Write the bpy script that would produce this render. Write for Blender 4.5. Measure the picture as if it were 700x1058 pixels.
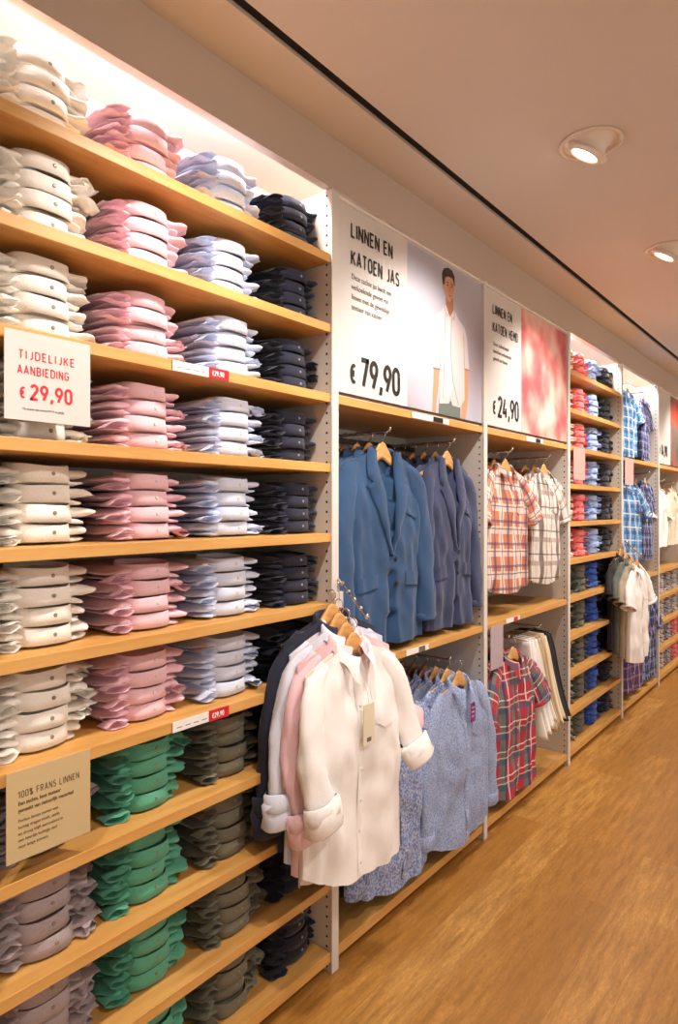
import bpy, bmesh, math, random
from mathutils import Vector, Matrix, noise
from math import sin, cos, pi, radians as R
random.seed(7)
S = bpy.context.scene
COL = S.collection
for o in list(bpy.data.objects): bpy.data.objects.remove(o)

# ------------------------------------------------------------ camera, light, exposure
TH = 39.24
cd = bpy.data.cameras.new('camera'); cam = bpy.data.objects.new('camera', cd); COL.objects.link(cam)
cam.location = (1.323, 0, 1.5); cam.rotation_euler = (R(90), 0, R(TH))
cd.sensor_fit = 'HORIZONTAL'; cd.sensor_width = 36; cd.lens = 660 / 700 * 36
cd.shift_y = -4 / 700; cd.clip_start = .05; cd.clip_end = 60
S.camera = cam
w = bpy.data.worlds.new('world'); S.world = w; w.use_nodes = True
w.node_tree.nodes['Background'].inputs[0].default_value = (1, .93, .85, 1)
w.node_tree.nodes['Background'].inputs[1].default_value = .95
S.view_settings.view_transform = 'Standard'; S.view_settings.look = 'None'
S.view_settings.gamma = 1; S.view_settings.use_curve_mapping = False
S.view_settings.exposure = 0.06
CEIL = 2.70
WARM = (1, .915, .83)
P_SPOT = 66; P_AISLE = 140; P_FILL = 78; P_LED = 1.0

def spot(loc, target, power, size=R(88), blend=.8, col=WARM, rad=.045):
    l = bpy.data.lights.new('lamp_light', 'SPOT'); l.energy = power; l.color = col
    l.spot_size = size; l.spot_blend = blend; l.shadow_soft_size = rad
    o = bpy.data.objects.new('lamp_light', l); COL.objects.link(o); o.location = loc
    d = Vector(target) - Vector(loc); o.rotation_euler = d.to_track_quat('-Z', 'Y').to_euler()
    return o

# ------------------------------------------------------------ materials
def lin(h):
    if isinstance(h, str):
        h = h.lstrip('#'); v = [int(h[i:i + 2], 16) / 255 for i in (0, 2, 4)]
    else: v = h
    return tuple([x / 12.92 if x <= .04045 else ((x + .055) / 1.055) ** 2.4 for x in v]) + (1,)
class NT:
    def __init__(s, name):
        s.m = bpy.data.materials.new(name); s.m.use_nodes = True; s.t = s.m.node_tree
        s.b = s.t.nodes['Principled BSDF']
    def n(s, typ, **k):
        x = s.t.nodes.new(typ)
        for a, b in k.items(): setattr(x, a, b)
        return x
    def l(s, a, b): s.t.links.new(a, b)
    def math(s, op, a, b=None, c=None):
        x = s.n('ShaderNodeMath', operation=op)
        for i, v in enumerate((a, b, c)):
            if v is None: continue
            if hasattr(v, 'links'): s.l(v, x.inputs[i])
            else: x.inputs[i].default_value = v
        return x.outputs[0]
    def mix(s, fac, a, b, typ='MIX'):
        x = s.n('ShaderNodeMix', data_type='RGBA', blend_type=typ)
        for i, v in ((0, fac), (6, a), (7, b)):
            if hasattr(v, 'links'): s.l(v, x.inputs[i])
            else: x.inputs[i].default_value = v
        return x.outputs[2]
    def noise(s, vec, scale, detail=3, rough=.5):
        x = s.n('ShaderNodeTexNoise'); x.inputs['Scale'].default_value = scale
        x.inputs['Detail'].default_value = detail; x.inputs['Roughness'].default_value = rough
        s.l(vec, x.inputs['Vector']); return x.outputs['Fac']
    def vec(s, kind='Object', scale=(1, 1, 1)):
        tc = s.n('ShaderNodeTexCoord'); mp = s.n('ShaderNodeMapping'); s.l(tc.outputs[kind], mp.inputs[0])
        mp.inputs['Scale'].default_value = scale; return mp.outputs[0]
    def bump(s, h, st, dist=.01):
        b = s.n('ShaderNodeBump'); b.inputs['Strength'].default_value = st; b.inputs['Distance'].default_value = dist
        s.l(h, b.inputs['Height']); s.l(b.outputs[0], s.b.inputs['Normal'])
    def ramp(s, fac, stops):
        x = s.n('ShaderNodeValToRGB'); s.l(fac, x.inputs[0]); e = x.color_ramp.elements
        while len(e) > 1: e.remove(e[0])
        e[0].position = stops[0][0]; e[0].color = stops[0][1]
        for p, c in stops[1:]:
            k = e.new(p); k.color = c
        return x.outputs[0]
MATS = {}
def plain(name, col, rough=.6, metal=0, emis=None, es=1, bump=0, coat=0):
    if name in MATS: return MATS[name]
    t = NT(name); t.b.inputs['Base Color'].default_value = lin(col); t.b.inputs['Roughness'].default_value = rough
    t.b.inputs['Metallic'].default_value = metal
    if emis: t.b.inputs['Emission Color'].default_value = lin(emis); t.b.inputs['Emission Strength'].default_value = es
    if bump: t.bump(t.noise(t.vec(), 60), bump, .003)
    if coat: t.b.inputs['Coat Weight'].default_value = coat
    MATS[name] = t.m; return t.m
def crumple(t):
    v = t.vec(); w1 = t.n('ShaderNodeTexNoise', noise_type='RIDGED_MULTIFRACTAL'); w1.inputs['Scale'].default_value = 9; w1.inputs['Detail'].default_value = 4
    w1.inputs['Distortion'].default_value = .6; t.l(v, w1.inputs['Vector'])
    h = t.math('ADD', t.math('MULTIPLY', w1.outputs['Fac'], .30), t.math('MULTIPLY', t.noise(v, 380, 2), .10))
    t.bump(h, .6, .014)
def fabric(name, col, var=.12, slub=200, rough=.9):
    if name in MATS: return MATS[name]
    t = NT(name); c = lin(col)
    n1 = t.noise(t.vec('Object', (1, 1, 6)), slub, 2)
    n2 = t.noise(t.vec(), 9, 3)
    f = t.math('MULTIPLY', n1, n2)
    d = tuple(x * (1 - var * 2) for x in c[:3]) + (1,); b = tuple(min(1, x * (1 + var)) for x in c[:3]) + (1,)
    t.l(t.ramp(f, [(.08, d), (.28, b)]), t.b.inputs['Base Color'])
    t.b.inputs['Roughness'].default_value = rough
    t.b.inputs['Sheen Weight'].default_value = .15
    crumple(t)
    MATS[name] = t.m; return t.m
def plaid(name, base, stripes, noisev=.1):
    """stripes: (axis 0 across / 1 down, period m, offset 0..1, width 0..1, colour, alpha)"""
    if name in MATS: return MATS[name]
    t = NT(name); uv = t.n('ShaderNodeUVMap'); uv.uv_map = 'UVMap'; sp = t.n('ShaderNodeSeparateXYZ'); t.l(uv.outputs[0], sp.inputs[0])
    cur = lin(base)
    for ax, per, off, wd, col, al in stripes:
        fr = t.math('FRACT', t.math('MULTIPLY_ADD', sp.outputs[ax], 1 / per, off + 10))
        k = t.math('MULTIPLY', t.math('LESS_THAN', fr, wd), al)
        cur = t.mix(k, cur, lin(col))
    n2 = t.noise(t.vec(), 260, 2)
    cur2 = t.mix(t.math('MULTIPLY', n2, noisev), cur, (0, 0, 0, 1)) if hasattr(cur, 'links') else cur
    t.l(cur2, t.b.inputs['Base Color']); t.b.inputs['Roughness'].default_value = .9
    crumple(t)
    MATS[name] = t.m; return t.m
def printed(name, base, ink, scale=55, lo=.5):
    t = NT(name); v = t.vec('Object')
    n1 = t.noise(v, scale, 3, .6)
    t.l(t.ramp(n1, [(lo - .05, lin(ink)), (lo + .05, lin(base))]), t.b.inputs['Base Color'])
    t.b.inputs['Roughness'].default_value = .9; crumple(t)
    MATS[name] = t.m; return t.m
def wood(name, a, b, scale=(14, 1.2, 14), rough=.45):
    t = NT(name); v = t.vec('Object', scale)
    n1 = t.noise(v, 3, 5, .6); t.l(t.ramp(n1, [(.3, lin(a)), (.7, lin(b))]), t.b.inputs['Base Color'])
    t.b.inputs['Roughness'].default_value = rough; t.bump(n1, .05, .002)
    MATS[name] = t.m; return t.m

wood('shelf_wood', '#c98f45', '#dcaa63')
wood('hanger_wood', '#c98a45', '#e8b878', (4, 4, 14), .35)
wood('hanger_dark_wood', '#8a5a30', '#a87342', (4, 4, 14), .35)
plain('wall_paint', '#ddd0c4', .8); plain('ceiling_paint', '#d9d0c8', .85)
plain('panel_paint', '#dcd6cf', .5); plain('back_panel', '#d8d2cc', .7)
plain('chrome', '#d8d4d0', .2, 1); plain('dark_metal', '#4a3c34', .4, .6)
plain('black_gap', '#0c0a09', .9); plain('lamp_white', '#efe3d6', .5)
plain('lamp_glow', '#ffffff', .5, emis='#fff2df', es=14)
plain('led_glow', '#ffffff', .5, emis='#fff4ea', es=7)
plain('paper_white', '#dad4d0', .6); plain('paper_kraft', '#c9b184', .8); plain('ink_red', '#d22834', .6)
plain('ink_black', '#1d1a1a', .6); plain('ink_brown', '#6b5636', .8); plain('ink_grey', '#6f6660', .8)
plain('tag_red', '#cf2230', .4); plain('tag_white', '#f2efec', .4)
plain('tag_pink', '#e2aaa4', .5); plain('tag_purple', '#8a2f86', .5); plain('tag_mauve', '#b9a9b2', .5)
plain('acrylic', '#cfc8c4', .15)
# side panels with two rows of peg holes near the front edge
def slotted():
    t = NT('slotted_panel'); tc = t.n('ShaderNodeTexCoord'); sp = t.n('ShaderNodeSeparateXYZ'); t.l(tc.outputs['Object'], sp.inputs[0])
    dz = t.math('MULTIPLY_ADD', t.math('FRACT', t.math('MULTIPLY', sp.outputs[2], 1 / .032)), .032, -.016)
    dx = t.math('ADD', sp.outputs[0], .018)
    r2 = t.math('ADD', t.math('MULTIPLY', dz, dz), t.math('MULTIPLY', dx, dx))
    k = t.math('LESS_THAN', r2, .0042 ** 2)
    t.l(t.mix(k, lin('#dcd6cf'), lin('#1c1815')), t.b.inputs['Base Color']); t.b.inputs['Roughness'].default_value = .5
    MATS['slotted_panel'] = t.m
slotted()
def floor_mat():
    t = NT('plank_floor'); v = t.vec('Object')
    mp = t.n('ShaderNodeMapping'); t.l(v, mp.inputs[0]); mp.inputs['Rotation'].default_value = (0, 0, R(90))
    br = t.n('ShaderNodeTexBrick'); t.l(mp.outputs[0], br.inputs['Vector'])
    br.inputs['Scale'].default_value = 1; br.inputs['Brick Width'].default_value = 1.25; br.inputs['Row Height'].default_value = .15
    br.inputs['Mortar Size'].default_value = .0012; br.inputs['Color1'].default_value = (0, 0, 0, 1); br.inputs['Color2'].default_value = (1, 1, 1, 1)
    br.offset = .37; br.inputs['Bias'].default_value = 0; br.inputs['Mortar'].default_value = (.2, .2, .2, 1)
    sep = t.n('ShaderNodeSeparateColor'); t.l(br.outputs['Color'], sep.inputs[0])
    base = t.ramp(sep.outputs[0], [(0, lin('#b9823c')), (.5, lin('#d09649')), (1, lin('#dca659'))])
    sc = t.vec('Object', (20, 2.2, 1)); off = t.n('ShaderNodeVectorMath', operation='ADD'); t.l(sc, off.inputs[0])
    cmb = t.n('ShaderNodeCombineXYZ'); t.l(t.math('MULTIPLY', sep.outputs[0], 40), cmb.inputs[1]); t.l(cmb.outputs[0], off.inputs[1])
    g = t.noise(off.outputs[0], 2.2, 7, .65)
    col = t.mix(t.ramp(g, [(.34, (.8, .8, .8, 1)), (.60, (0, 0, 0, 1))]), base, lin('#946529'))
    blot = t.noise(t.vec('Object', (2.5, .8, 1)), 2, 4)
    col = t.mix(t.ramp(blot, [(.3, (.4, .4, .4, 1)), (.6, (0, 0, 0, 1))]), col, lin('#a3702f'))
    fine = t.noise(t.vec('Object', (80, 14, 1)), 3, 4)
    col = t.mix(t.ramp(fine, [(.4, (.35, .35, .35, 1)), (.6, (0, 0, 0, 1))]), col, lin('#946529'))
    t.l(col, t.b.inputs['Base Color']); t.b.inputs['Roughness'].default_value = .42
    t.bump(g, .06, .002); MATS['plank_floor'] = t.m
floor_mat()

# fabrics
for n_, c_, v_ in (('white_linen', '#f1ece4', .05), ('pink_linen', '#eec5d0', .07), ('sky_linen', '#d6def4', .08), ('navy_linen', '#1f2338', .2),
        ('lilac_linen', '#a89a9d', .12), ('green_linen', '#58a88b', .12), ('olive_linen', '#6f6c5a', .16), ('night_linen', '#1c1b2a', .2),
        ('coral_linen', '#ee7f80', .1), ('cornflower_linen', '#a6c0ee', .1), ('charcoal_linen', '#2b2d36', .2), ('royal_linen', '#2f55b0', .15),
        ('grey_linen', '#b0a69c', .1), ('moss_linen', '#5e6257', .15), ('blazer_blue', '#2a4c74', .15), ('blazer_navy', '#343d5e', .15),
        ('cream_linen', '#faf7f6', .04), ('ivory_linen', '#efe2c8', .05), ('beige_linen', '#c9b08c', .08), ('black_linen', '#201e22', .2),
        ('tan_linen', '#a99a86', .1), ('greygreen_linen', '#5e665e', .1), ('rose_linen', '#edc8d0', .07), ('powder_linen', '#dbe0f0', .05)):
    fabric(n_, c_, v_)
printed('chambray_fleck', '#adbcdd', '#8497c6', 170, .49)
printed('chambray_flower', '#b4c0de', '#6f82b8', 120, .5)
W_, K_ = '#f0e8e2', '#2a2a38'
plaid('plaid_orange', '#d9825c', [(0, .11, 0, .35, W_, .75), (1, .11, 0, .35, W_, .7), (0, .11, .45, .14, '#394a78', .7), (1, .11, .5, .12, '#394a78', .65), (0, .11, .8, .05, '#7a3322', .8), (1, .11, .8, .05, '#7a3322', .8)])
plaid('plaid_red', '#bd3648', [(0, .12, 0, .3, '#3d8a84', .75), (1, .12, .1, .3, '#2c5f80', .6), (0, .12, .5, .06, W_, .9), (1, .12, .6, .05, W_, .85), (0, .12, .75, .12, '#2d2f66', .7), (1, .12, .85, .05, '#e9c9b0', .8)])
plaid('plaid_brown', '#e9e2da', [(0, .13, 0, .32, '#5b4744', .8), (1, .13, 0, .2, '#9b8a84', .6), (0, .13, .5, .1, '#a2655a', .6), (1, .13, .55, .06, '#4a3c3a', .7)])
plaid('plaid_dark', '#7b4a48', [(0, .1, 0, .4, '#2d2a38', .8), (1, .1, 0, .3, '#d88a66', .5), (0, .1, .6, .1, W_, .7), (1, .1, .5, .08, '#2d2a38', .8)])
plaid('plaid_rust', '#c96a4a', [(0, .09, 0, .4, '#e8d8cf', .7), (1, .09, .1, .3, '#343c64', .7), (0, .09, .6, .12, '#343c64', .7), (1, .09, .6, .08, W_, .8)])
plaid('plaid_blue', '#5f9fd8', [(0, .1, 0, .3, '#24406f', .75), (1, .1, 0, .28, '#2b4b85', .65), (0, .1, .5, .12, W_, .8), (1, .1, .5, .1, W_, .75)])
plaid('plaid_indigo', '#343c66', [(0, .09, 0, .2, '#a8b4dd', .7), (1, .09, 0, .2, '#8d98c8', .5), (0, .09, .5, .08, '#e0c8d4', .7), (1, .09, .6, .1, '#191c34', .8)])
plaid('plaid_purple', '#5b3a66', [(0, .08, 0, .3, '#2b3d7d', .8), (1, .08, 0, .2, '#b57a9a', .5), (0, .08, .6, .08, W_, .6)])
plaid('stripe_white', '#ebe6e2', [(1, .013, 0, .4, '#55606e', .85)])
plaid('stripe_navy', '#e8e6ea', [(1, .013, 0, .55, '#28324f', .9)])
plaid('pinstripe_dark', '#23242f', [(0, .02, 0, .2, '#59506a', .7)])

# ------------------------------------------------------------ object helpers
def mesh_obj(name, V, F, m=None, parent=None, smooth=True, uv=None):
    me = bpy.data.meshes.new(name); me.from_pydata([tuple(v) for v in V], [], F)
    if smooth:
        for p in me.polygons: p.use_smooth = True
    if uv:
        l = me.uv_layers.new(name='UVMap')
        for lp in me.loops: l.data[lp.index].uv = uv[lp.vertex_index]
    me.materials.append(None)
    o = bpy.data.objects.new(name, me); COL.objects.link(o)
    o.material_slots[0].link = 'OBJECT'
    if m: o.material_slots[0].material = MATS[m]
    if parent: o.parent = parent
    return o
def setmat(o, m): o.material_slots[0].material = MATS[m]
def tag(o, label=None, cat=None, group=None, kind=None):
    if label: o['label'] = label
    if cat: o['category'] = cat
    if group: o['group'] = group
    if kind: o['kind'] = kind
    return o
def empty(name, loc=(0, 0, 0), rz=0):
    o = bpy.data.objects.new(name, None); COL.objects.link(o); o.location = loc; o.rotation_euler = (0, 0, rz); o.empty_display_size = .05; return o
KIDS = {}
def kids(o): return [c for c in COL.objects if c.parent == o]
def copy_tree(src, children=None):
    r = src.copy(); COL.objects.link(r); out = [r]
    for ch in (children if children is not None else src.children):
        c = ch.copy(); COL.objects.link(c); c.parent = r
        for g in ch.children:
            d = g.copy(); COL.objects.link(d); d.parent = c
    return r
def box(x0, x1, y0, y1, z0, z1, bev=0):
    """verts, faces of a box, small chamfered edges when bev > 0"""
    bm = bmesh.new(); bmesh.ops.create_cube(bm, size=1)
    for v in bm.verts: v.co = Vector((x0 + (v.co.x + .5) * (x1 - x0), y0 + (v.co.y + .5) * (y1 - y0), z0 + (v.co.z + .5) * (z1 - z0)))
    if bev: bmesh.ops.bevel(bm, geom=bm.edges[:], offset=bev, segments=2, affect='EDGES', profile=.5)
    bm.verts.index_update(); r = ([v.co.copy() for v in bm.verts], [[v.index for v in f.verts] for f in bm.faces]); bm.free(); return r
def boxobj(name, x0, x1, y0, y1, z0, z1, m, parent=None, bev=0, local=None):
    if local is None and parent is None: local = ((x0 + x1) / 2, (y0 + y1) / 2, z0)
    if parent is not None: local = (0, 0, 0)
    V, F = box(x0, x1, y0, y1, z0, z1, bev); V = [v - Vector(local) for v in V]
    o = mesh_obj(name, V, F, m, parent, smooth=False)
    if parent is None: o.location = local
    return o
def tube(pts, r, seg=8, cap=True):
    """sweep a circle along points; r number or list"""
    P = [Vector(p) for p in pts]; V = []; F = []; n = len(P)
    rr = r if isinstance(r, (list, tuple)) else [r] * n
    up = None
    for i, p in enumerate(P):
        d = (P[min(i + 1, n - 1)] - P[max(i - 1, 0)]).normalized()
        if up is None:
            up = d.orthogonal().normalized()
        else:
            up = (up - d * up.dot(d)); up = up.normalized() if up.length > 1e-6 else d.orthogonal().normalized()
        s_ = d.cross(up)
        for k in range(seg):
            a = 2 * pi * k / seg; V.append(p + (up * cos(a) + s_ * sin(a)) * rr[i])
    for i in range(n - 1):
        for k in range(seg):
            a = i * seg + k; b = i * seg + (k + 1) % seg; F.append([a, b, b + seg, a + seg])
    if cap: F.append(list(range(seg))[::-1]); F.append([(n - 1) * seg + k for k in range(seg)])
    return V, F
def join(*vf):
    V = []; F = []
    for v, f in vf:
        b = len(V); V += list(v); F += [[i + b for i in q] for q in f]
    return V, F
def grid_faces(nu, nv, wrap=False):
    F = []
    for j in range(nv - 1):
        for i in range(nu if wrap else nu - 1):
            a = j * nu + i; b = j * nu + (i + 1) % nu
            F.append([a, b, b + nu, a + nu])
    return F
def disc(c, nrm, r, h, seg=10):
    c = Vector(c); nrm = Vector(nrm).normalized(); return tube([c, c + nrm * h * .7, c + nrm * h], [r, r, r * .7], seg)
def flat_poly(name, pts, x, m, parent, th=.0006):
    """outline in (y,z) at plane x, thin ink layer"""
    n = len(pts); V = [(x, a, b) for a, b in pts] + [(x + th, a, b) for a, b in pts]
    F = [list(range(n))[::-1], [n + i for i in range(n)]] + [[i, (i + 1) % n, n + (i + 1) % n, n + i] for i in range(n)]
    return mesh_obj(name, V, F, m, parent, smooth=False)
def text(name, s, y, z, size, m, parent, x, sx=1.0, bold=0, sp=1.0, line=1.0, align='LEFT'):
    c = bpy.data.curves.new(name, 'FONT'); c.body = s; c.size = size; c.offset = bold; c.space_character = sp; c.space_line = line; c.align_x = align
    c.resolution_u = 3; c.extrude = .0003
    t = bpy.data.objects.new(name, c); COL.objects.link(t)
    dg = bpy.context.evaluated_depsgraph_get(); me = bpy.data.meshes.new_from_object(t.evaluated_get(dg))
    COL.objects.unlink(t); bpy.data.objects.remove(t)
    for v in me.vertices:
        a = v.co.copy(); v.co = Vector((x + a.z, y + a.x * sx, z + a.y))
    me.materials.clear(); me.materials.append(None)
    o = bpy.data.objects.new(name, me); COL.objects.link(o); o.material_slots[0].link = 'OBJECT'; o.material_slots[0].material = MATS[m]; o.parent = parent
    return o
def arc(cx, cy, rx, ry, a0, a1, n=8):
    return [(cx + rx * cos(R(a0 + (a1 - a0) * k / n)), cy + ry * sin(R(a0 + (a1 - a0) * k / n))) for k in range(n + 1)]
GL = {
 'A': (.50, [[(0, 0), (.25, 1), (.5, 0)], [(.09, .28), (.41, .28)]]),
 'B': (.46, [[(.25, .53), (0, .53), (0, 1), (.22, 1)] + arc(.22, .765, .2, .235, 90, -90), [(0, .53), (0, 0), (.22, 0)] + arc(.22, .265, .24, .265, -90, 90)]),
 'D': (.46, [[(0, 0), (0, 1), (.18, 1)] + arc(.18, .72, .28, .28, 90, 0) + arc(.18, .28, .28, .28, 0, -90) + [(0, 0)]]),
 'E': (.40, [[(.4, 1), (0, 1), (0, 0), (.4, 0)], [(0, .52), (.34, .52)]]), 'F': (.40, [[(.4, 1), (0, 1), (0, 0)], [(0, .5), (.34, .5)]]),
 'G': (.46, [arc(.23, .73, .23, .27, 20, 180) + arc(.23, .27, .23, .27, 180, 360) + [(.46, .48), (.26, .48)]]),
 'H': (.46, [[(0, 0), (0, 1)], [(.46, 0), (.46, 1)], [(0, .52), (.46, .52)]]), 'I': (.0, [[(0, 0), (0, 1)]]),
 'J': (.34, [[(.34, 1), (.34, .27)] + arc(.12, .27, .22, .27, 0, -100)]), 'K': (.46, [[(0, 0), (0, 1)], [(.44, 1), (.0, .36)], [(.16, .58), (.46, 0)]]),
 'L': (.38, [[(0, 1), (0, 0), (.38, 0)]]), 'M': (.58, [[(0, 0), (0, 1), (.29, .4), (.58, 1), (.58, 0)]]), 'N': (.46, [[(0, 0), (0, 1), (.46, 0), (.46, 1)]]),
 'O': (.46, [arc(.23, .73, .23, .27, 0, 180) + arc(.23, .27, .23, .27, 180, 360) + [(.46, .73)]]),
 'R': (.46, [[(0, 0), (0, 1), (.22, 1)] + arc(.22, .745, .22, .255, 90, -90) + [(0, .49)], [(.22, .49), (.46, 0)]]),
 'S': (.44, [arc(.22, .75, .21, .25, 30, 200) + arc(.22, .25, .22, .27, 70, -160)]),
 'T': (.46, [[(0, 1), (.46, 1)], [(.23, 1), (.23, 0)]]),
 '0': (.42, [arc(.21, .74, .21, .26, 0, 180) + arc(.21, .26, .21, .26, 180, 360) + [(.42, .74)]]),
 '1': (.26, [[(.0, .78), (.22, 1), (.22, 0)]]),
 '2': (.42, [arc(.21, .75, .21, .25, 165, -25) + [(.0, .0), (.43, 0)]]),
 '4': (.46, [[(.34, 0), (.34, .5)], [(.2, 1), (.0, .25), (.46, .25)]]),
 '7': (.42, [[(0, 1), (.42, 1), (.14, 0)]]),
 '9': (.42, [arc(.21, .72, .21, .28, -15, 345, 14), [(.41, .66), (.16, 0)]]),
 ',': (.10, [[(.10, .12), (.02, -.20)]]), ' ': (.16, []),
 '%': (.5, [arc(.11, .8, .11, .2, 0, 360, 10), arc(.39, .2, .11, .2, 0, 360, 10), [(.42, 1), (.08, 0)]]),
 '€': (.44, [arc(.27, .5, .22, .5, 55, 305, 14), [(-.04, .6), (.36, .6)], [(-.04, .42), (.34, .42)]]),
}
def letters(name, s, y, z, h, wt, m, parent, x, sx=1.0, gap=.2):
    """engineered sans lettering: strokes of constant weight wt on the plane x, capital height h"""
    V = []; F = []; cx = y
    if ' ' in s:
        for wd in s.split(' '):
            letters(name, wd, y, z, h, wt, m, parent, x, sx, gap)
            y += sum((GL[c_][0] * sx + gap * sx) * h + wt * .55 for c_ in wd + ' ')
        return
    for ch in s:
        w_, strokes = GL[ch]
        for k_, st in enumerate(strokes):
            P = [Vector((cx + a * h * sx, z + wt / 2 + b * (h - wt))) for a, b in st]; n = len(P)
            for i in range(n - 1):      # each run with square mitred ends
                a, b = P[i], P[i + 1]; d = (b - a)
                if d.length < 1e-6: continue
                d.normalize(); nn = Vector((-d.y, d.x)) * wt / 2; e = wt * .5
                pa = a - d * (e * .35 if (i or True) else 0); pb = b + d * e * .35
                if i == 0: pa = a
                if i == n - 2: pb = b
                if i == 0 and ch in 'EFLTHKI7Z': pa = a - d * (e if abs(d.x) > .9 and ch not in 'T7EF' else 0)
                base = len(V); xx = x + .00002 * k_ + .000004 * i
                V += [(xx, pa.x + nn.x, pa.y + nn.y), (xx, pa.x - nn.x, pa.y - nn.y), (xx, pb.x - nn.x, pb.y - nn.y), (xx, pb.x + nn.x, pb.y + nn.y)]
                F.append([base, base + 1, base + 2, base + 3])
                if i and d.dot((a - P[i - 1]).normalized()) < .6:    # square joint
                    base = len(V); q = wt / 2
                    V += [(xx, a.x - q, a.y - q), (xx, a.x + q, a.y - q), (xx, a.x + q, a.y + q), (xx, a.x - q, a.y + q)]; F.append([base, base + 1, base + 2, base + 3])
        cx += (w_ * sx + gap * sx) * h + wt * .55
    return mesh_obj(name, V, F, m, parent, False)
def onscreen(x, y, z, mx=30, my=30):
    dx, dy, dz = x - 1.323, y, z - 1.5; th = R(TH)
    Z = -sin(th) * dx + cos(th) * dy; X = cos(th) * dx + sin(th) * dy
    if Z < .05: return False
    px = 350 + 660 * X / Z; py = 525 - 660 * dz / Z
    return -mx < px < 700 + mx and -my < py < 1058 + my

# ------------------------------------------------------------ the room
Y0, Y1, XR = -3.0, 10.5, 4.2
BX = -.42       # back panel of the fixtures
def struct(o): o['kind'] = 'structure'; return o
struct(boxobj('floor', BX - .1, XR, Y0, Y1, -.05, 0, 'plank_floor', local=(0, 0, 0)))
struct(boxobj('ceiling', .196, XR, Y0, Y1, CEIL, CEIL + .05, 'ceiling_paint'))
struct(boxobj('ceiling.001', BX, .162, Y0, Y1, CEIL, CEIL + .05, 'ceiling_paint'))
struct(boxobj('trim_1', .155, .203, Y0, Y1, CEIL + .05, CEIL + .06, 'black_gap'))
struct(boxobj('trim_2', .1625, .1955, Y0, Y1, CEIL + .012, CEIL + .05, 'black_gap'))
struct(boxobj('wall_left', BX - .08, BX, Y0, Y1, 0, CEIL + .05, 'back_panel'))
struct(boxobj('wall_right', XR, XR + .1, Y0, Y1, 0, .35, 'wall_paint'))      # added unseen front lets world light in as fill: low sill, window openings, head
struct(boxobj('wall_right.001', XR, XR + .1, Y0, Y1, 2.55, CEIL + .05, 'wall_paint'))
for i in range(7): struct(boxobj('added_window_%d' % (i + 1), XR + .02, XR + .08, Y0 + i * 2.23, Y0 + i * 2.23 + .10, .35, 2.55, 'panel_paint'))  # unseen mullions added between the openings made for the fill light
struct(boxobj('wall_back', BX, XR, Y0 - .1, Y0, 0, CEIL, 'wall_paint'))
struct(boxobj('wall_front', BX, XR, Y1, Y1 + .1, 0, CEIL, 'wall_paint'))
plain('fascia_paint', '#c6b6a8', .8)
struct(boxobj('trim_3', -.03, 0, Y0, Y1, 2.535, CEIL, 'fascia_paint'))

# hidden-edge light strip behind the fascia
led = boxobj('light_strip', -.085, -.055, .3, 8, CEIL - .045, CEIL - .02, 'led_glow')
tag(led, 'white light strip running along the top behind the wall fascia', 'light')
l = bpy.data.lights.new('strip_light', 'AREA'); l.shape = 'RECTANGLE'; l.size = .05; l.size_y = 7.5; l.energy = 60 * P_LED; l.color = (1, .97, .97)
lo = bpy.data.objects.new('strip_light', l); COL.objects.link(lo); lo.location = (-.07, 4.1, CEIL - .05); lo.rotation_euler = (0, R(-25), 0)

# downlights
def downlight(x, y, aim, label=None, power=P_SPOT, group=None, beam=88):
    rt = empty('ceiling_spotlight', (x, y, CEIL))
    V = []; n = 40
    prof = [(.088, -.001), (.098, -.001), (.100, -.004), (.088, -.006), (.086, .0)]
    for r_, z_ in prof:
        for k in range(n): V.append((r_ * cos(2 * pi * k / n), r_ * sin(2 * pi * k / n), z_))
    mesh_obj('trim_ring', V, grid_faces(n, len(prof), True), 'lamp_white', rt)
    d = (Vector(aim) - Vector((x, y, CEIL))).normalized(); q = d.to_track_quat('-Z', 'Y').to_matrix()
    V = []; prof = [(.086, .0), (.084, -.012), (.074, -.030), (.060, -.040), (.047, -.043), (.043, -.036), (.042, -.032)]
    for r_, z_ in prof:
        t_ = min(1, -z_ / .03)
        for k in range(n):
            a = Vector((r_ * cos(2 * pi * k / n), r_ * sin(2 * pi * k / n), z_)); b = q @ a
            V.append(a.lerp(b, t_))
    mesh_obj('tilting_housing', V, grid_faces(n, len(prof), True), 'lamp_white', rt)
    c = q @ Vector((0, 0, -.033)); V = [c] + [q @ Vector((.0425 * cos(2 * pi * k / n), .0425 * sin(2 * pi * k / n), -.033)) for k in range(n)]
    mesh_obj('lamp_lens', V, [[0, 1 + k, 1 + (k + 1) % n] for k in range(n)], 'lamp_glow', rt)
    tag(rt, label, 'spotlight', group or 'round spotlights in the ceiling')
    p = Vector((x, y, CEIL)) + q @ Vector((0, 0, -.055)); spot(p, aim, power, R(beam))
for i, y in enumerate([-.05, 1.05, 2.15, 3.25, 4.35, 5.45, 6.55, 7.65]):
    lab = {2: 'nearer round recessed spotlight glowing in the beige ceiling', 3: 'farther round recessed spotlight at the right edge of the ceiling'}.get(i, 'round recessed spotlight outside the view')
    downlight(.635, y, (-.25, y - .1, 1.15), lab)
for i, y in enumerate([-1.0, 1.0, 3.0, 5.0, 7.0, 9.0]):
    if True:
        downlight(2.7, y, (2.3, y, 0), 'added unseen fill spotlight over the open aisle', P_AISLE)  # unseen row added to brighten the floor and bounce light upward
        downlight(1.75, y + .6, (.0, y + .5, 1.40), 'added unseen fill spotlight over the middle of the aisle', P_FILL, None, 66)  # unseen row added as shallow fill on the shelf fronts

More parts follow.
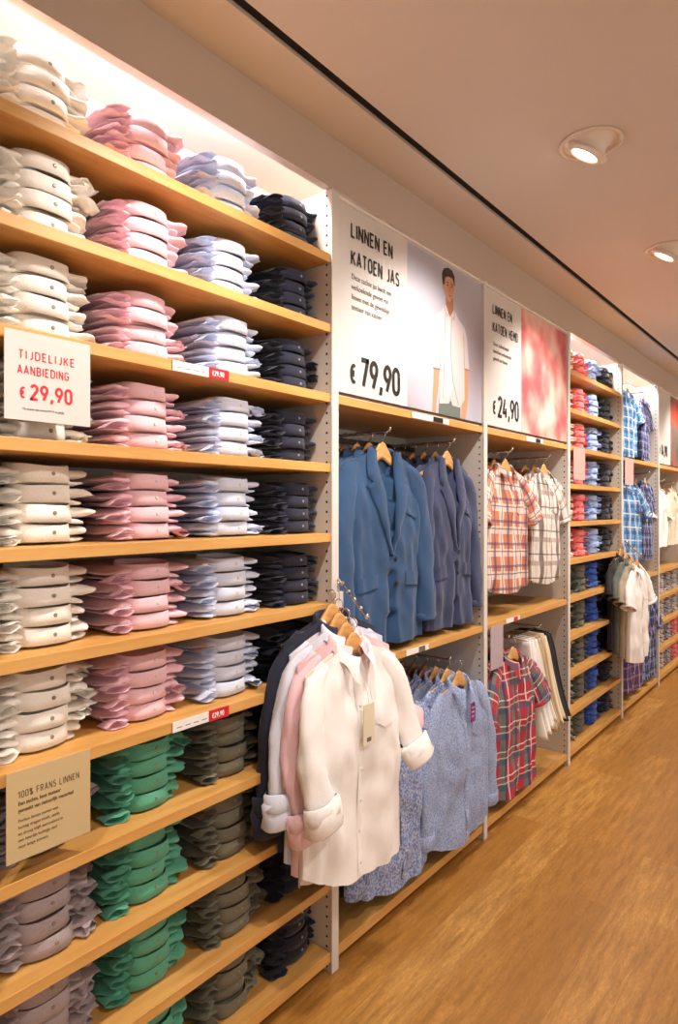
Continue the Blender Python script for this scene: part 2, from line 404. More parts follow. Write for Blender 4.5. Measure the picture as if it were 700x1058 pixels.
# ------------------------------------------------------------ fixtures
BAY = 1.07; S0 = .524
def bay(i): return S0 + BAY * i
SH = [2.319 - .225 * k for k in range(10)] + [.07]
BAYN = ['nearest shelving bay', 'jacket bay', 'plaid shirt bay', 'coral shelving bay', 'blue plaid bay', 'last bay with cream trousers']
for i in range(0, 7):
    if i == 0: lab = 'white slotted upright panel at the near end of the first bay'
    else: lab = 'white slotted upright panel between the %s and the %s' % (BAYN[i - 1], BAYN[i]) if i < 6 else 'white slotted upright panel closing off the last bay'
    y = bay(i); rt = empty('upright_panel', (0, y, 0))
    p = boxobj('side_panel', BX + .002, -.001, -.015, .015, .0, 2.53, 'slotted_panel', rt)
    p = boxobj('front_post', -.002, .006, -.017, .017, .0, 2.53, 'panel_paint', rt, .001)
    tag(rt, lab, 'shelf upright', 'white slotted uprights')
ORD = ['top', 'second', 'third', 'fourth', 'fifth', 'sixth', 'seventh', 'eighth', 'ninth', 'tenth', 'bottom']
def board(bayi, row, label, z=None, dx=0):
    y0, y1 = bay(bayi) + .018, bay(bayi + 1) - .018; z = SH[row] if z is None else z
    th = .028 if row < 10 else .034
    o = boxobj('shelf_board', BX + .002, .0 + dx, y0, y1, z - th, z, 'shelf_wood', None, .0015)
    tag(o, label, 'shelf', 'light wood shelf boards')
    if row == 10:
        k = boxobj('shelf_plinth', BX + .002, -.05, y0, y1, .0, z - th, 'dark_metal', o)
        k.location = (0, 0, 0)
        for v in k.data.vertices: v.co -= o.location
    return o
for r in range(11): board(0, r, 'light wood shelf, %s from the top in the nearest shelving bay' % ORD[r] if r < 10 else 'light wood base board of the nearest shelving bay')
for r in range(11): board(3, r, 'light wood shelf, %s from the top in the coral shelving bay' % ORD[r] if r < 10 else 'light wood base board of the coral shelving bay')
for b in (1, 2, 4):
    nm = BAYN[b]
    board(b, 2, 'light wood shelf above the upper rail of the %s' % nm); board(b, 6, 'light wood shelf halfway down the %s' % nm); board(b, 10, 'light wood base board of the %s' % nm)
nm = 'cream trouser bay at the right edge'
for r, t_ in ((2, 'upper shelf'), (6, 'middle shelf'), (7, 'eighth-row shelf'), (8, 'ninth-row shelf'), (9, 'tenth-row shelf'), (10, 'base board')):
    board(5, r, 'light wood %s of the %s' % (t_, nm))

# ------------------------------------------------------------ folded shirts
def sgnp(v, p): return math.copysign(abs(v) ** p, v)
def sm(a, b, x):
    t = max(0, min(1, (x - a) / (b - a))); return t * t * (3 - 2 * t)
def folded_body(seed, ny=36, nl=18, layers=2):
    rs = random.Random(seed); V = []; F = []; TH_ = .040; lt = TH_ / layers
    for L in range(layers):
        hw = [rs.uniform(.108, .130), rs.uniform(.108, .130)]; fo = [rs.uniform(-.018, .004), rs.uniform(-.018, .006)]
        curl = [rs.uniform(-.006, .004), rs.uniform(-.006, .004)]; pt = [rs.uniform(.5, 1.3), rs.uniform(.5, 1.3)]; base = len(V); sh_ = rs.uniform(0, 50)
        hw = [h * (.90 if L == 0 else 1.04) for h in hw]; lo, hi = (0, .36) if L == 0 else (.36, 1)
        for iy in range(ny + 1):
            s = -1 + 2 * iy / ny; s = math.copysign(abs(s) ** .85, s); sd = 0 if s < 0 else 1; y = s * hw[sd]; a = abs(s)
            n1 = noise.noise(Vector((y * 26, sh_, 0))); n2 = noise.noise(Vector((y * 45, sh_, 5)))
            xf = -.024 + (.014 + fo[sd]) * sm(.52, .70, a) - .046 * sm(.74, 1, a) * pt[sd] + n1 * .016 * sm(.5, .7, a)
            xb = -.325 + .008 * n2 - .02 * (1 - a)
            th = TH_ * (hi - lo) * (1.04 - .80 * sm(.62, 1.0, a)) * (1 + .4 * n2 * sm(.4, .8, a))
            zc = TH_ * (lo + hi) / 2 + curl[sd] * sm(.55, 1, a) + .0035 * n1 * sm(.4, .8, a) - .004 * sm(.8, 1, a) * (L / layers)
            for k in range(nl):
                q = 2 * pi * k / nl; cx, cz = sgnp(cos(q), .5), sgnp(sin(q), .8)
                x = xb + (xf - xb) * (cx + 1) / 2; z = zc + cz * th / 2
                z += .0025 * noise.noise(Vector((y * 24, x * 24, sh_))) + .0015 * noise.noise(Vector((y * 70, x * 50, seed)))
                if cx > .5: x += .003 * noise.noise(Vector((y * 70, z * 120, sh_)))
                V.append((x, y, max(.0006, z)))
        for iy in range(ny):
            for k in range(nl):
                a = base + iy * nl + k; b = base + iy * nl + (k + 1) % nl; F.append([a, a + nl, b + nl, b])
        F.append([base + k for k in range(nl)]); F.append([base + ny * nl + k for k in range(nl)][::-1])
    for sd in (-1, 1):     # sleeve folds poking out at the shoulders: a curled double lip
        if rs.random() < .4: continue
        w0 = rs.uniform(.066, .076); w1 = rs.uniform(.112, .130); zt = rs.uniform(.022, .033); xo = rs.uniform(.000, .014); base = len(V)
        nu, nv = 14, 12; ph = rs.uniform(0, 6)
        for i in range(nu):
            t_ = i / (nu - 1); y = sd * (w0 + (w1 - w0) * t_); open_ = max(.05, sin(pi * min(1, t_ * .9 + .08))) ** .8
            for k in range(nv):
                a = -.62 * pi + 1.24 * pi * k / (nv - 1)
                V.append((-.033 + xo - .020 * cos(a) + .009 * abs(a) - .020 * t_ * t_ + .003 * sin(9 * t_ + ph + a), y, max(.001, zt - .007 - .010 * t_ + (.010 * open_ + .0005) * sin(a) + .002 * sin(7 * t_ + ph))))
        for i in range(nu - 1):
            for k in range(nv - 1):
                a = base + i * nv + k; F.append([a, a + 1, a + nv + 1, a + nv])
    return V, F
def folded_collar(seed, n=44):
    rs = random.Random(seed * 13 + 1); V = []; cx = -.066; rx, ry = .058, .0645
    h = .043; wob = rs.uniform(0, 6); flare = rs.uniform(.001, .004); lean = rs.uniform(-.002, .003)
    prof = [(0, .006, 1), (.0002, .004, 1), (flare, .008, 1), (.001, .5, 1), (0, .96, 1), (-.0012, 1, 1), (-.0025, .97, 1), (-.003, .5, 1), (-.003, .05, 1)]
    for dr, t, _ in prof:
        for k in range(n):
            q = 2 * pi * k / n; c, s_ = sgnp(cos(q), .72), sgnp(sin(q), .78)
            hh = h + .010 * (1 - cos(q)) / 2 + .0012 * sin(3 * q + wob)
            r_ = 1 + (lean * t) / .06
            x = cx + (rx * r_ + dr) * c; y = (ry + dr) * s_
            x += .0015 * sin(2 * q * 2 + wob) * (1 - t)
            V.append((x, y, .006 + (hh - .006) * t))
    return V, grid_faces(n, len(prof), True)
def collar_flap(seed):
    # the band's overlapping end beside the button: a slim raised strip on the front
    V = []; nz = 5
    for j in range(nz):
        z = .008 + .034 * j / (nz - 1)
        for y, x in ((.018, -.0075), (.022, -.0028), (.03, -.0035), (.044, -.0115)):
            V.append((x, y, z))
    return V, grid_faces(4, nz)
NVAR = 7
FV = []
for i in range(NVAR):
    V, F = folded_body(i + 1); b = bpy.data.meshes.new('folded_body'); b.from_pydata([tuple(v) for v in V], [], F)
    V, F = folded_collar(i + 1); c = bpy.data.meshes.new('folded_collar'); c.from_pydata([tuple(v) for v in V], [], F)
    V2, F2 = join(folded_body(i + 20, 16, 12, 2), folded_collar(i + 20, 20)); d = bpy.data.meshes.new('folded_shirt'); d.from_pydata([tuple(v) for v in V2], [], F2)
    for m_ in (b, c, d):
        for p in m_.polygons: p.use_smooth = True
        m_.materials.append(None)
    FV.append((b, c, d))
V, F = join(disc((0, 0, 0), (1, 0, 0), .0045, .0022, 12)); bt = bpy.data.meshes.new('button'); bt.from_pydata([tuple(v) for v in V], [], F); bt.materials.append(None)
plain('button_pearl', '#d9d2c8', .3); plain('button_dark', '#8d8f96', .35); plain('button_brown', '#8f8274', .35)
def link(name, me, m, parent=None):
    o = bpy.data.objects.new(name, me); COL.objects.link(o); o.material_slots[0].link = 'OBJECT'; o.material_slots[0].material = MATS[m]
    if parent: o.parent = parent
    return o
POS = ['topmost', 'second from top', 'third from top', 'lowest']
rj = random.Random(3)
COLX = [S0 + .134 + .2675 * k for k in range(4)]
def stack_cols(row):
    if row < 7: return [('white', 'white_linen', .0435), ('pale pink', 'pink_linen', .041), ('pale blue', 'sky_linen', .041), ('navy blue', 'navy_linen', .039)]
    return [('grey lilac', 'lilac_linen', .043), ('green', 'green_linen', .042), ('olive grey', 'olive_linen', .041), ('black navy', 'night_linen', .040)]
nfold = 0
for row in range(11):
    for c, (cn, cm, pitch) in enumerate(stack_cols(row)):
        y = COLX[c] + .024 + rj.uniform(-.006, .006); top = 4; sx = rj.uniform(-.006, .006)
        if not (onscreen(-.03, y, SH[row] + .1, 70, 60)): continue
        for k in range(4):
            z = SH[row] + pitch * k
            rt = empty('folded_shirt', (-.045 + sx + rj.uniform(-.006, .005), y + rj.uniform(-.004, .004), z + .0005), rj.uniform(-.05, .05))
            rt.scale = (1, rj.uniform(.95, 1.02), pitch / .0425)
            b, cme, _ = FV[rj.randrange(NVAR)]
            link('shirt_body', b, cm, rt); co = link('collar', cme, cm, rt)
            bo = link('button', bt, {'white': 'button_brown', 'pale pink': 'button_pearl', 'pale blue': 'button_pearl', 'navy blue': 'button_dark', 'black navy': 'button_dark'}.get(cn, 'button_brown'), rt)
            bo.location = (-.0072, .010, .026)
            where = 'on the %s shelf of the nearest bay' % ORD[row] if row < 10 else 'on the base board of the nearest bay'
            tag(rt, '%s folded shirt, %s, %s' % (cn, POS[3 - k], where), 'shirt', 'folded shirts in the nearest bay')
            nfold += 1
# farther bays
def far_cols(row):
    if row < 6: return [('off-white', 'white_linen'), ('coral', 'coral_linen'), ('light blue', 'cornflower_linen'), ('charcoal', 'charcoal_linen')]
    return [('beige grey', 'grey_linen'), ('moss grey', 'moss_linen'), ('royal blue', 'royal_linen'), ('black', 'night_linen')]
stuffV, stuffF = [], []
LIM = 300
jobs = []
for c in range(4):
    for row in range(11): jobs.append((c, row))
rest = []
for c, row in jobs:
    cn, cm = far_cols(row)[c]; y0 = bay(3) + .146 + .2675 * c + rj.uniform(-.006, .006)
    for k in range(4):
        loc = (-.045 + rj.uniform(-.008, .006), y0 + rj.uniform(-.004, .004), SH[row] + .0415 * k); rz = rj.uniform(-.05, .05); v = FV[rj.randrange(NVAR)][2]
        if nfold >= LIM: rest.append((loc, rz, v, cm)); continue
        o = link('folded_shirt', v, cm); o.location = loc; o.rotation_euler = (0, 0, rz); o.scale = (1, 1, .97)
        where = '%s shelf of the coral shelving bay' % ORD[row] if row < 10 else 'base board of the coral shelving bay'
        tag(o, '%s folded shirt, %s, %s' % (cn, POS[3 - k], where), 'shirt', 'folded shirts in the coral shelving bay'); nfold += 1
for row in (7, 8, 9, 10):
    for c in range(4):
        cm = ('lilac_linen', 'stripe_white', 'stripe_navy', 'coral_linen' if row == 9 else 'stripe_white')[c]
        if row == 10 and c == 3: cm = 'coral_linen'
        for k in range(4): rest.append(((-.045, bay(5) + .134 + .2675 * c + rj.uniform(-.006, .006), SH[row] + .0415 * k), rj.uniform(-.05, .05), FV[rj.randrange(NVAR)][2], cm))
V, F, MI, UV = [], [], [], []; mats = []
for loc, rz, me, cm in rest:
    M = Matrix.Translation(loc) @ Matrix.Rotation(rz, 4, 'Z') @ Matrix.Scale(.97, 4, (0, 0, 1)); b = len(V)
    if cm not in mats: mats.append(cm)
    V += [M @ v.co for v in me.vertices]; UV += [(v.co.y, v.co.z) for v in me.vertices]
    for p in me.polygons: F.append([i + b for i in p.vertices]); MI.append(mats.index(cm))
o = mesh_obj('folded_shirts', V, F, None, None, True, UV); o.data.materials.clear()
for m_ in mats: o.data.materials.append(MATS[m_])
for p, i in zip(o.data.polygons, MI): p.material_index = i
tag(o, 'small far folded shirts in dark and striped stacks at the aisle end', 'shirts', None, 'stuff')

# ------------------------------------------------------------ hangers and hanging garments
def hanger_tree(m='hanger_wood'):
    rt = empty('clothes_hanger')
    V = []; n = 34; sec = 8
    for i in range(n + 1):
        s = -1 + 2 * i / n; y = s * .195; a = abs(s)
        top = .042 * (1 - sm(.02, .34, a)) + .006 - .062 * a ** 1.2; thick = .050 * (1 - sm(0, .5, a)) + .017
        if a > .97: thick *= .6
        for k in range(sec):
            q = 2 * pi * k / sec + pi / sec
            V.append((.006 * sgnp(cos(q), .6) - .012 * a * a, y, top - thick / 2 + thick / 2 * sgnp(sin(q), .6)))
    F = []
    for i in range(n):
        for k in range(sec):
            a = i * sec + k; b = i * sec + (k + 1) % sec; F.append([a, a + sec, b + sec, b])
    F.append(list(range(sec))); F.append([n * sec + k for k in range(sec)][::-1])
    mesh_obj('hanger_bow', V, F, m, rt)
    pts = [(0, 0, .044), (0, 0, .055)]
    for k in range(13):
        a = -.35 * pi + 1.35 * pi * k / 12 * 1.0
        pts.append((.016 * cos(a) * 1.0, 0, .073 + .016 * sin(a)))
    V, F = tube(pts, .0018, 6); mesh_obj('hook', V, F, 'chrome', rt)
    return rt

class Shirt: pass
def torso_fn(P):
    neck, sh, hem, ln, drop = P['neck'], P['sh'], P['hem'], P['len'], P['drop']
    seed, amp, T0 = P['seed'], P['fold'], P['T']; ph = seed * 1.7
    def fn(u, t, off=0):
        c, s = sgnp(cos(u), .85), sgnp(sin(u), .6)
        W = sh + (hem - sh) * t + P.get('waist', 0) * sin(pi * min(1, t * 1.2)) + .004 * noise.noise(Vector((c * 2, t * 6, seed)))
        y = W * c; ay = abs(c) * sh; front = s > 0
        if ay < neck: zt = -(P['ndip'] if front else .004) * (1 - (ay / neck) ** 2)
        else: zt = -drop * ((ay - neck) / (sh - neck)) ** 1.15
        zb = -ln + P['tail'] * abs(c) ** 2.2 + (.03 * P['tail'] / .05 if not front else 0) * 0
        if P['split'] and front: zb += P['split'] * (c)
        z = zt + (zb - zt) * t
        T = .011 + T0 * sm(0, .3, t)
        env = 1 - abs(c) ** 6
        f = amp * t ** .7 * (sin(5 * u + ph) + .6 * sin(9 * u + ph * 2 + t * 2) + .35 * sin(17 * u + ph * 3 - t * 3))
        f += .014 * noise.noise(Vector((y * 9 + t * 2, z * 5, seed))) * sm(.02, .15, t) + .009 * noise.noise(Vector((y * 24 + z * 5, z * 12, seed + 4))) * sm(.05, .2, t)
        x = (T + off) * s + f * (1 if front else .6) * (.5 + .5 * env)
        return x, y, z
    return fn
def sleeve_mesh(P, sd, path, rad, nseg=26, seg=16, seed=0):
    """path: (x,y,z) control points, mirrored by sd"""
    C = [Vector((p[0], p[1] * sd, p[2])) for p in path]; n = len(C); pts = []; rr = []
    for i in range(nseg + 1):
        t = i / nseg * (n - 1); k = min(int(t), n - 2); f = t - k
        p0, p1, p2, p3 = C[max(k - 1, 0)], C[k], C[k + 1], C[min(k + 2, n - 1)]
        pts.append(.5 * ((2 * p1) + (p2 - p0) * f + (2 * p0 - 5 * p1 + 4 * p2 - p3) * f * f + (3 * p1 - p0 - 3 * p2 + p3) * f ** 3))
        rr.append(rad[k] + (rad[k + 1] - rad[k]) * f)
    V = []; UV = []; L = 0
    for i, p in enumerate(pts):
        d = (pts[min(i + 1, nseg)] - pts[max(i - 1, 0)]).normalized(); ax = Vector((1, 0, 0)); ax = (ax - d * ax.dot(d)).normalized(); b = d.cross(ax)
        if i: L += (p - pts[i - 1]).length
        for k in range(seg):
            a = 2 * pi * k / seg; wr = 1 + .22 * noise.noise(Vector((cos(a) * 1.5, sin(a) * 1.5 + seed, L * 12))) + .07 * sin(3 * a + L * 22 + seed) + .10 * noise.noise(Vector((cos(a) * 3, sin(a) * 3 + seed, L * 34)))
            V.append(p + (ax * cos(a) * P.get('flat', .46) * rr[i] + b * sin(a) * rr[i]) * wr); UV.append((rr[i] * a + .013 * seed, L))
    F = grid_faces(seg, nseg + 1, True)
    if P.get('sl_closed', True) : F.append([k for k in range(seg)][::-1])
    return V, F, UV, pts, rr
def cuff_mesh(pts, rr, w, flare=1.08, nseg=6, seg=18, th=.004):
    p1 = pts[-1]; d = (pts[-1] - pts[-4]).normalized(); r = rr[-1]
    ax = Vector((1, 0, 0)); ax = (ax - d * ax.dot(d)).normalized(); b = d.cross(ax); V = []
    prof = [(-w * .5, r * flare * .96), (-w * .5 + .004, r * flare + th), (0, r * flare * 1.02 + th), (w * .5 - .004, r * flare * 1.04 + th), (w * .5, r * flare * 1.02), (w * .4, r * flare * .95), (-w * .2, r * flare * .9)]
    for q, rad in prof:
        for k in range(seg):
            a = 2 * pi * k / seg; wr = 1 + .20 * noise.noise(Vector((cos(a) * 2, sin(a) * 2, q * 20 + r * 50 + p1.y * 9)))
            V.append(p1 + d * (q - w * .1) + (ax * cos(a) * .56 + b * sin(a)) * rad * wr)
    return V, grid_faces(seg, len(prof), True)
def collar_mesh(neck, ndip, spread=.030, n=36, h=.032, pt=.050):
    """shirt collar: band plus leaves folded over, open at the front"""
    V = []; UV = []
    for i in range(n + 1):
        q = -pi * .93 + 2 * pi * .93 * i / n      # 0 = back, +-pi = front
        e = abs(q) / (pi * .93); fr = sm(.55, 1, e)
        r1, r2 = .024, neck
        cx, cy = -cos(q), sin(q)
        z0 = -.006 - (ndip + .012) * sm(.3, 1, e)
        for (dr, z_) in ((0, 0), (.001, h * .9 - .010 * fr), (.004, h - .010 * fr), (.009, h * .9 - .012 * fr), (.013 + .004 * fr, h * .25 - .018 * fr), (.016 + .008 * fr, -.004 - pt * sm(.72, 1, e))):
            V.append((cx * (r1 + dr + .008 * fr) + .006 * fr, cy * (r2 + dr) + math.copysign(spread * .5, q) * sm(.75, 1, e) * (1 if z_ < 0 else .2), z0 + z_)); UV.append((q * .06, z_))
    return V, grid_faces(6, n + 1), UV
def surf_patch(fn, y0, y1, t0, t1, sh_at, off, nu=6, nt=12):
    """patch lying over the front of the torso between widths y0..y1 and rows t0..t1"""
    V = []; UV = []
    for j in range(nt + 1):
        t = t0 + (t1 - t0) * j / nt
        for i in range(nu + 1):
            yy = y0 + (y1 - y0) * i / nu; W = sh_at(t); c = max(-1, min(1, yy / W)); u = math.acos(math.copysign(abs(c) ** (1 / .85), c))
            x, y, z = fn(u, t); x += off if 0 < i < nu else off * .35
            V.append((x, y, z)); UV.append((y, z))
    return V, grid_faces(nu + 1, nt + 1), UV
def shirt_tree(name, m, P, collar_m=None):
    d = dict(neck=.062, sh=.215, hem=.245, len=.72, drop=.055, seed=1, fold=.009, T=.022, ndip=.035, tail=.05, split=0, waist=0, sleeves='long', pocket=True, cuff=None, buttons=7, bm='button_pearl')
    d.update(P); P = d; rt = empty(name); fn = torso_fn(P); nu, nt = 72, 40; V = []; UV = []
    for j in range(nt + 1):
        t = (j / nt) ** 1.25
        for i in range(nu):
            u = 2 * pi * i / nu; x, y, z = fn(u, t); V.append((x, y, z)); UV.append((y + .05 * (x < 0) + .01 * P['seed'], z + y * .05))
    body = mesh_obj('shirt_body', V, grid_faces(nu, nt + 1, True), m, rt, True, UV)
    shat = lambda t: P['sh'] + (P['hem'] - P['sh']) * t + P['waist'] * sin(pi * min(1, t * 1.2))
    V, F, UV = collar_mesh(P['neck'], P['ndip'] * .7); mesh_obj('collar', V, F, collar_m or m, rt, True, UV)
    V, F, UV = surf_patch(fn, -.016, .016, .03, .985, shat, .0035, 4, 40); pk = mesh_obj('button_placket', V, F, m, rt, True, UV)
    if P['pocket']:
        V, F, UV = surf_patch(fn, .055, .155, .17, .335, shat, .0035, 8, 10)
        for i, v in enumerate(V):
            if i // 9 == 10: V[i] = (v[0], v[1], v[2] - .018 * (1 - abs((i % 9) - 4) / 4))
        mesh_obj('chest_pocket', V, F, m, rt, True, UV)
    for k in range(P['buttons']):
        t = .07 + .86 * k / (P['buttons'] - 1); x, y, z = fn(pi / 2, t)
        V, F = disc((x + .003, 0, z), (1, 0, 0), .0048, .002); mesh_obj('button', V, F, P['bm'], rt)
    for sd in (-1, 1):
        spec = P['sleeves']
        if spec == 'long': path, rad, cw = [(.0, .125, -.034), (.004, .190, -.115), (.01, .236, -.30), (.012, .25, -.46), (.012, .256, -.57)], [.020, .046, .048, .043, .040], .055
        elif spec == 'short': path, rad, cw = [(.0, .125, -.034), (.006, .190, -.105), (.012, .25, -.20), (.016, .275, -.26)], [.020, .056, .072, .077], .02
        elif spec == 'rolled': path, rad, cw = P['roll'][0 if sd < 0 else 1], [.020, .044, .050, .048, .050], .076
        V, F, UV, pts, rr = sleeve_mesh(P, sd, path, rad, seed=P['seed'] + sd)
        sl = mesh_obj('sleeve', V, F, m, rt, True, UV)
        V, F = cuff_mesh(pts, rr, cw, 1.18 if spec == 'rolled' else 1.04)
        mesh_obj('cuff', V, F, P['cuff'] or m, sl, True, [(v[1], v[2]) for v in V])
        if spec == 'rolled':
            V, F = cuff_mesh(pts[:-3], rr[:-3], .05, 1.18); mesh_obj('rolled_fold', V, F, m, sl, True, [(v[1], v[2]) for v in V])
    return rt
def blazer_tree(m, seed=1):
    rt = empty('blazer'); vz = -.37; vw = .052
    P = dict(neck=.075, sh=.222, hem=.235, len=.70, drop=.05, seed=seed, fold=.006, T=.034, ndip=.0, tail=-.0, split=0, waist=-.012)
    fn = torso_fn(P); nu, nt = 120, 46; V = []; UV = []
    shat = lambda t: P['sh'] + (P['hem'] - P['sh']) * t + P['waist'] * sin(pi * min(1, t * 1.2))
    def half(z): return (vw * max(0, min(1, (z - vz) / (-.02 - vz))) ** .8 + .0) if z > vz else .012 * sm(vz - .02, -.70, z) * 0 + max(0, (vz - z - .06)) * .12
    for j in range(nt + 1):
        t = j / nt
        for i in range(nu):
            u = 2 * pi * i / nu; x, y, z = fn(u, t)
            if sin(u) > 0:
                h = half(z)
                if abs(y) < h: x = -.02 + .25 * x * 0 + .004 * noise.noise(Vector((y * 20, z * 9, seed)))
            V.append((x, y, z)); UV.append((y, z))
    mesh_obj('jacket_body', V, grid_faces(nu, nt + 1, True), m, rt, True, UV)
    # lapels: folded-back strips with a notch, lying on the chest
    for sd in (-1, 1):
        V = []; rows = 26
        for j in range(rows + 1):
            q = j / rows; z = .012 + (vz - .012) * q
            yi = half(z if z < -.02 else -.02); 
            wl = .012 + .062 * sm(1, .32, q) * 1.0
            if q < .30: wl = .045 + .03 * (q / .30)
            if .28 < q < .31: wl = .050
            if .31 <= q < .36: wl = .085
            for k, (fr, lift) in enumerate(((0, .000), (.06, .010), (.5, .009), (.94, .007), (1, .002))):
                yy = sd * (yi + wl * fr); t = min(1, max(.0, -z / .70)); c = max(-1, min(1, yy / shat(t))); u = math.acos(math.copysign(abs(c) ** (1 / .85), c))
                x, y, zz = fn(u, t); V.append((x + lift, yy, z if z < -.02 else min(z, zz + .03)))
        mesh_obj('lapel', V, grid_faces(5, rows + 1), m, rt)
    V = []
    for i in range(25):
        q = -pi * .62 + 2 * pi * .62 * i / 24; e = abs(q) / (pi * .62)
        for dr, z in ((0, 0), (.002, .028), (.008, .034), (.016, .012), (.022, -.014)):
            V.append((-cos(q) * (.026 + dr), sin(q) * (.056 + dr), z - .018 * e * e))
    mesh_obj('collar', V, grid_faces(5, 25), m, rt)
    for sd in (-1, 1):
        V, F, UV, pts, rr = sleeve_mesh({'flat': .58}, sd, [(-.005, .130, -.038), (.0, .203, -.11), (.008, .235, -.28), (.018, .245, -.46), (.026, .243, -.63)], [.022, .055, .058, .056, .052], seed=seed + sd)
        sl = mesh_obj('sleeve', V, F, m, rt, True, UV); V, F = cuff_mesh(pts, rr, .03, 1.0); mesh_obj('sleeve_hem', V, F, m, sl)
        t0 = .62; V, F, UV = surf_patch(fn, sd * .075, sd * .19, t0, t0 + .075, shat, .006, 8, 4); mesh_obj('pocket_flap', V, F, m, rt)
    V, F, UV = surf_patch(fn, .085, .17, .27, .31, shat, .006, 8, 3); mesh_obj('breast_pocket', V, F, m, rt)
    for t in (.55, .68):
        x, y, z = fn(pi / 2 - .06, t); V, F = disc((x + .004, y, z), (1, 0, 0), .009, .003, 12); mesh_obj('button', V, F, 'black_linen', rt)
    return rt
def trouser_tree(m, seed=1, ln=.48):
    """trousers folded over the hanger bar, seen edge on: two draped layers"""
    rt = empty('trousers')
    for nm, sd, L in (('trouser_leg', -1, ln), ('trouser_leg', 1, ln - .02)):
        V = []; UV = []; nu, nt = 20, 22
        for j in range(nt + 1):
            t = j / nt; w_ = .085 + .05 * t; sk = .09 * t + .02 * sin(3 * t + seed)
            for i in range(nu):
                a = 2 * pi * i / nu; x = w_ * sgnp(cos(a), .8) + sk
                V.append((x, sd * (.002 + .008 * sm(0, .2, t)) + (.009 + .004 * t) * sgnp(sin(a), .8) + .010 * t * sin(5 * cos(a) + seed + sd) + .008 * t * sin(4 * t + 2 * cos(a) + seed), -.0 - L * t + .008 * noise.noise(Vector((x * 8, t * 4, seed))) * t)); UV.append((x, -t * L))
        F = grid_faces(nu, nt + 1, True) + [list(range(nu))[::-1], [nt * nu + k for k in range(nu)]]
        mesh_obj(nm, V, F, m, rt, True, UV)
    V, F = tube([(-.09, 0, .004), (0, 0, .010), (.09, 0, .004)], .006, 8); mesh_obj('waistband', V, F, m, rt)
    return rt

HG = hanger_tree(); HG_used = [False]
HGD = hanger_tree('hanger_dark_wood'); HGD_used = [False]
hn = 0
def place(tree, used, loc, rz, rx=0):
    if not used[0]: o = tree; used[0] = True
    else: o = copy_tree(tree)
    o.location = loc; o.rotation_euler = (rx, 0, rz); return o
def hang(proto, used, loc, rz, mat, label, cat, group, dark=False, hl=None, cuff=None, recol=True, sc=1, sy=1):
    o = place(proto, used, loc, rz); o.scale = (sc, sc * sy, sc)
    if mat:
        for c in o.children:
            if c.name.startswith('button') and not c.name.startswith('button_placket'): continue
            setmat(c, mat)
            for g in c.children: setmat(g, cuff or mat)
    tag(o, label, cat, group)
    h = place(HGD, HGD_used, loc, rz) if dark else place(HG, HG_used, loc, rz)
    tag(h, hl or ('wooden clothes hanger holding the ' + label.split(',')[0]), 'hanger', 'wooden clothes hangers')
    return o
bpy.context.view_layer.update()

B1, B2, B4, B5 = bay(1), bay(2), bay(4), bay(5)
NUM = ['front', 'second', 'third', 'fourth', 'fifth', 'sixth', 'seventh']
# --- blazers, jacket bay, upper rail
bz = blazer_tree('blazer_blue', 1); bu = [False]
for k in range(6):
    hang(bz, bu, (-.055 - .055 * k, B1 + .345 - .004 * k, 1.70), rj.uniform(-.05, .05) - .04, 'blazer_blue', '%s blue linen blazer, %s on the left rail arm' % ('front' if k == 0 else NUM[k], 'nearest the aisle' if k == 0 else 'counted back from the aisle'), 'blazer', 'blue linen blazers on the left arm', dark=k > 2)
bn = blazer_tree('blazer_navy', 5); bu = [False]
for k in range(6):
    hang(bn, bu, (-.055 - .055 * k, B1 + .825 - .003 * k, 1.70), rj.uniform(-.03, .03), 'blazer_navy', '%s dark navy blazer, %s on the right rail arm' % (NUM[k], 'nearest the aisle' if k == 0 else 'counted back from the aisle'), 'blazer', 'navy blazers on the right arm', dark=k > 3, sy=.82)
# --- long-sleeved blue shirts, lower rail
ls = shirt_tree('long_sleeved_shirt', 'chambray_fleck', dict(seed=3, len=.66, sh=.205, hem=.225)); u1 = [False]
for k in range(6):
    hang(ls, u1, (.02 - .055 * k, B1 + .79, .775), rj.uniform(-.06, .06), 'chambray_fleck' if k % 2 == 0 else 'chambray_flower', '%s blue chambray shirt, under the navy blazers, counted from the aisle' % NUM[k], 'shirt', 'blue chambray shirts under the navy blazers', dark=k > 2)
l2 = shirt_tree('long_sleeved_shirt', 'chambray_flower', dict(seed=8, len=.66, sh=.21, hem=.235)); u2 = [False]
for k in range(5):
    hang(l2, u2, (-.01 - .055 * k, B1 + .37, .775), rj.uniform(-.06, .06), 'chambray_flower' if k < 1 else 'pinstripe_dark', 'front blue patterned shirt directly behind the white one, lower rail' if k == 0 else '%s shirt on the lower left arm, dark, counted from the aisle' % NUM[k], 'shirt', 'shirts on the lower left arm of the jacket bay', dark=True)
# --- plaid short-sleeved shirts
ps = shirt_tree('short_sleeved_shirt', 'plaid_orange', dict(seed=11, len=.62, sh=.21, hem=.225, sleeves='short', tail=.03)); u3 = [False]
p2 = shirt_tree('short_sleeved_shirt', 'plaid_brown', dict(seed=14, len=.62, sh=.205, hem=.22, sleeves='short', tail=.03)); u4 = [False]
mm = ['plaid_orange', 'plaid_rust', 'plaid_dark', 'plaid_orange', 'plaid_dark', 'plaid_brown']
mn = ['orange and white plaid', 'rust plaid', 'dark red plaid', 'orange plaid', 'dark plaid', 'brown and white plaid']
for k in range(6):
    hang(ps, u3, (-.055 - .055 * k, B2 + .335 - .010 * k, 1.70), rj.uniform(-.08, .08), mm[k], '%s short-sleeved shirt, %s on the left arm of its rail' % (mn[k], NUM[k] if k else 'in front'), 'shirt', 'plaid shirts on the upper left arm', dark=k > 2)
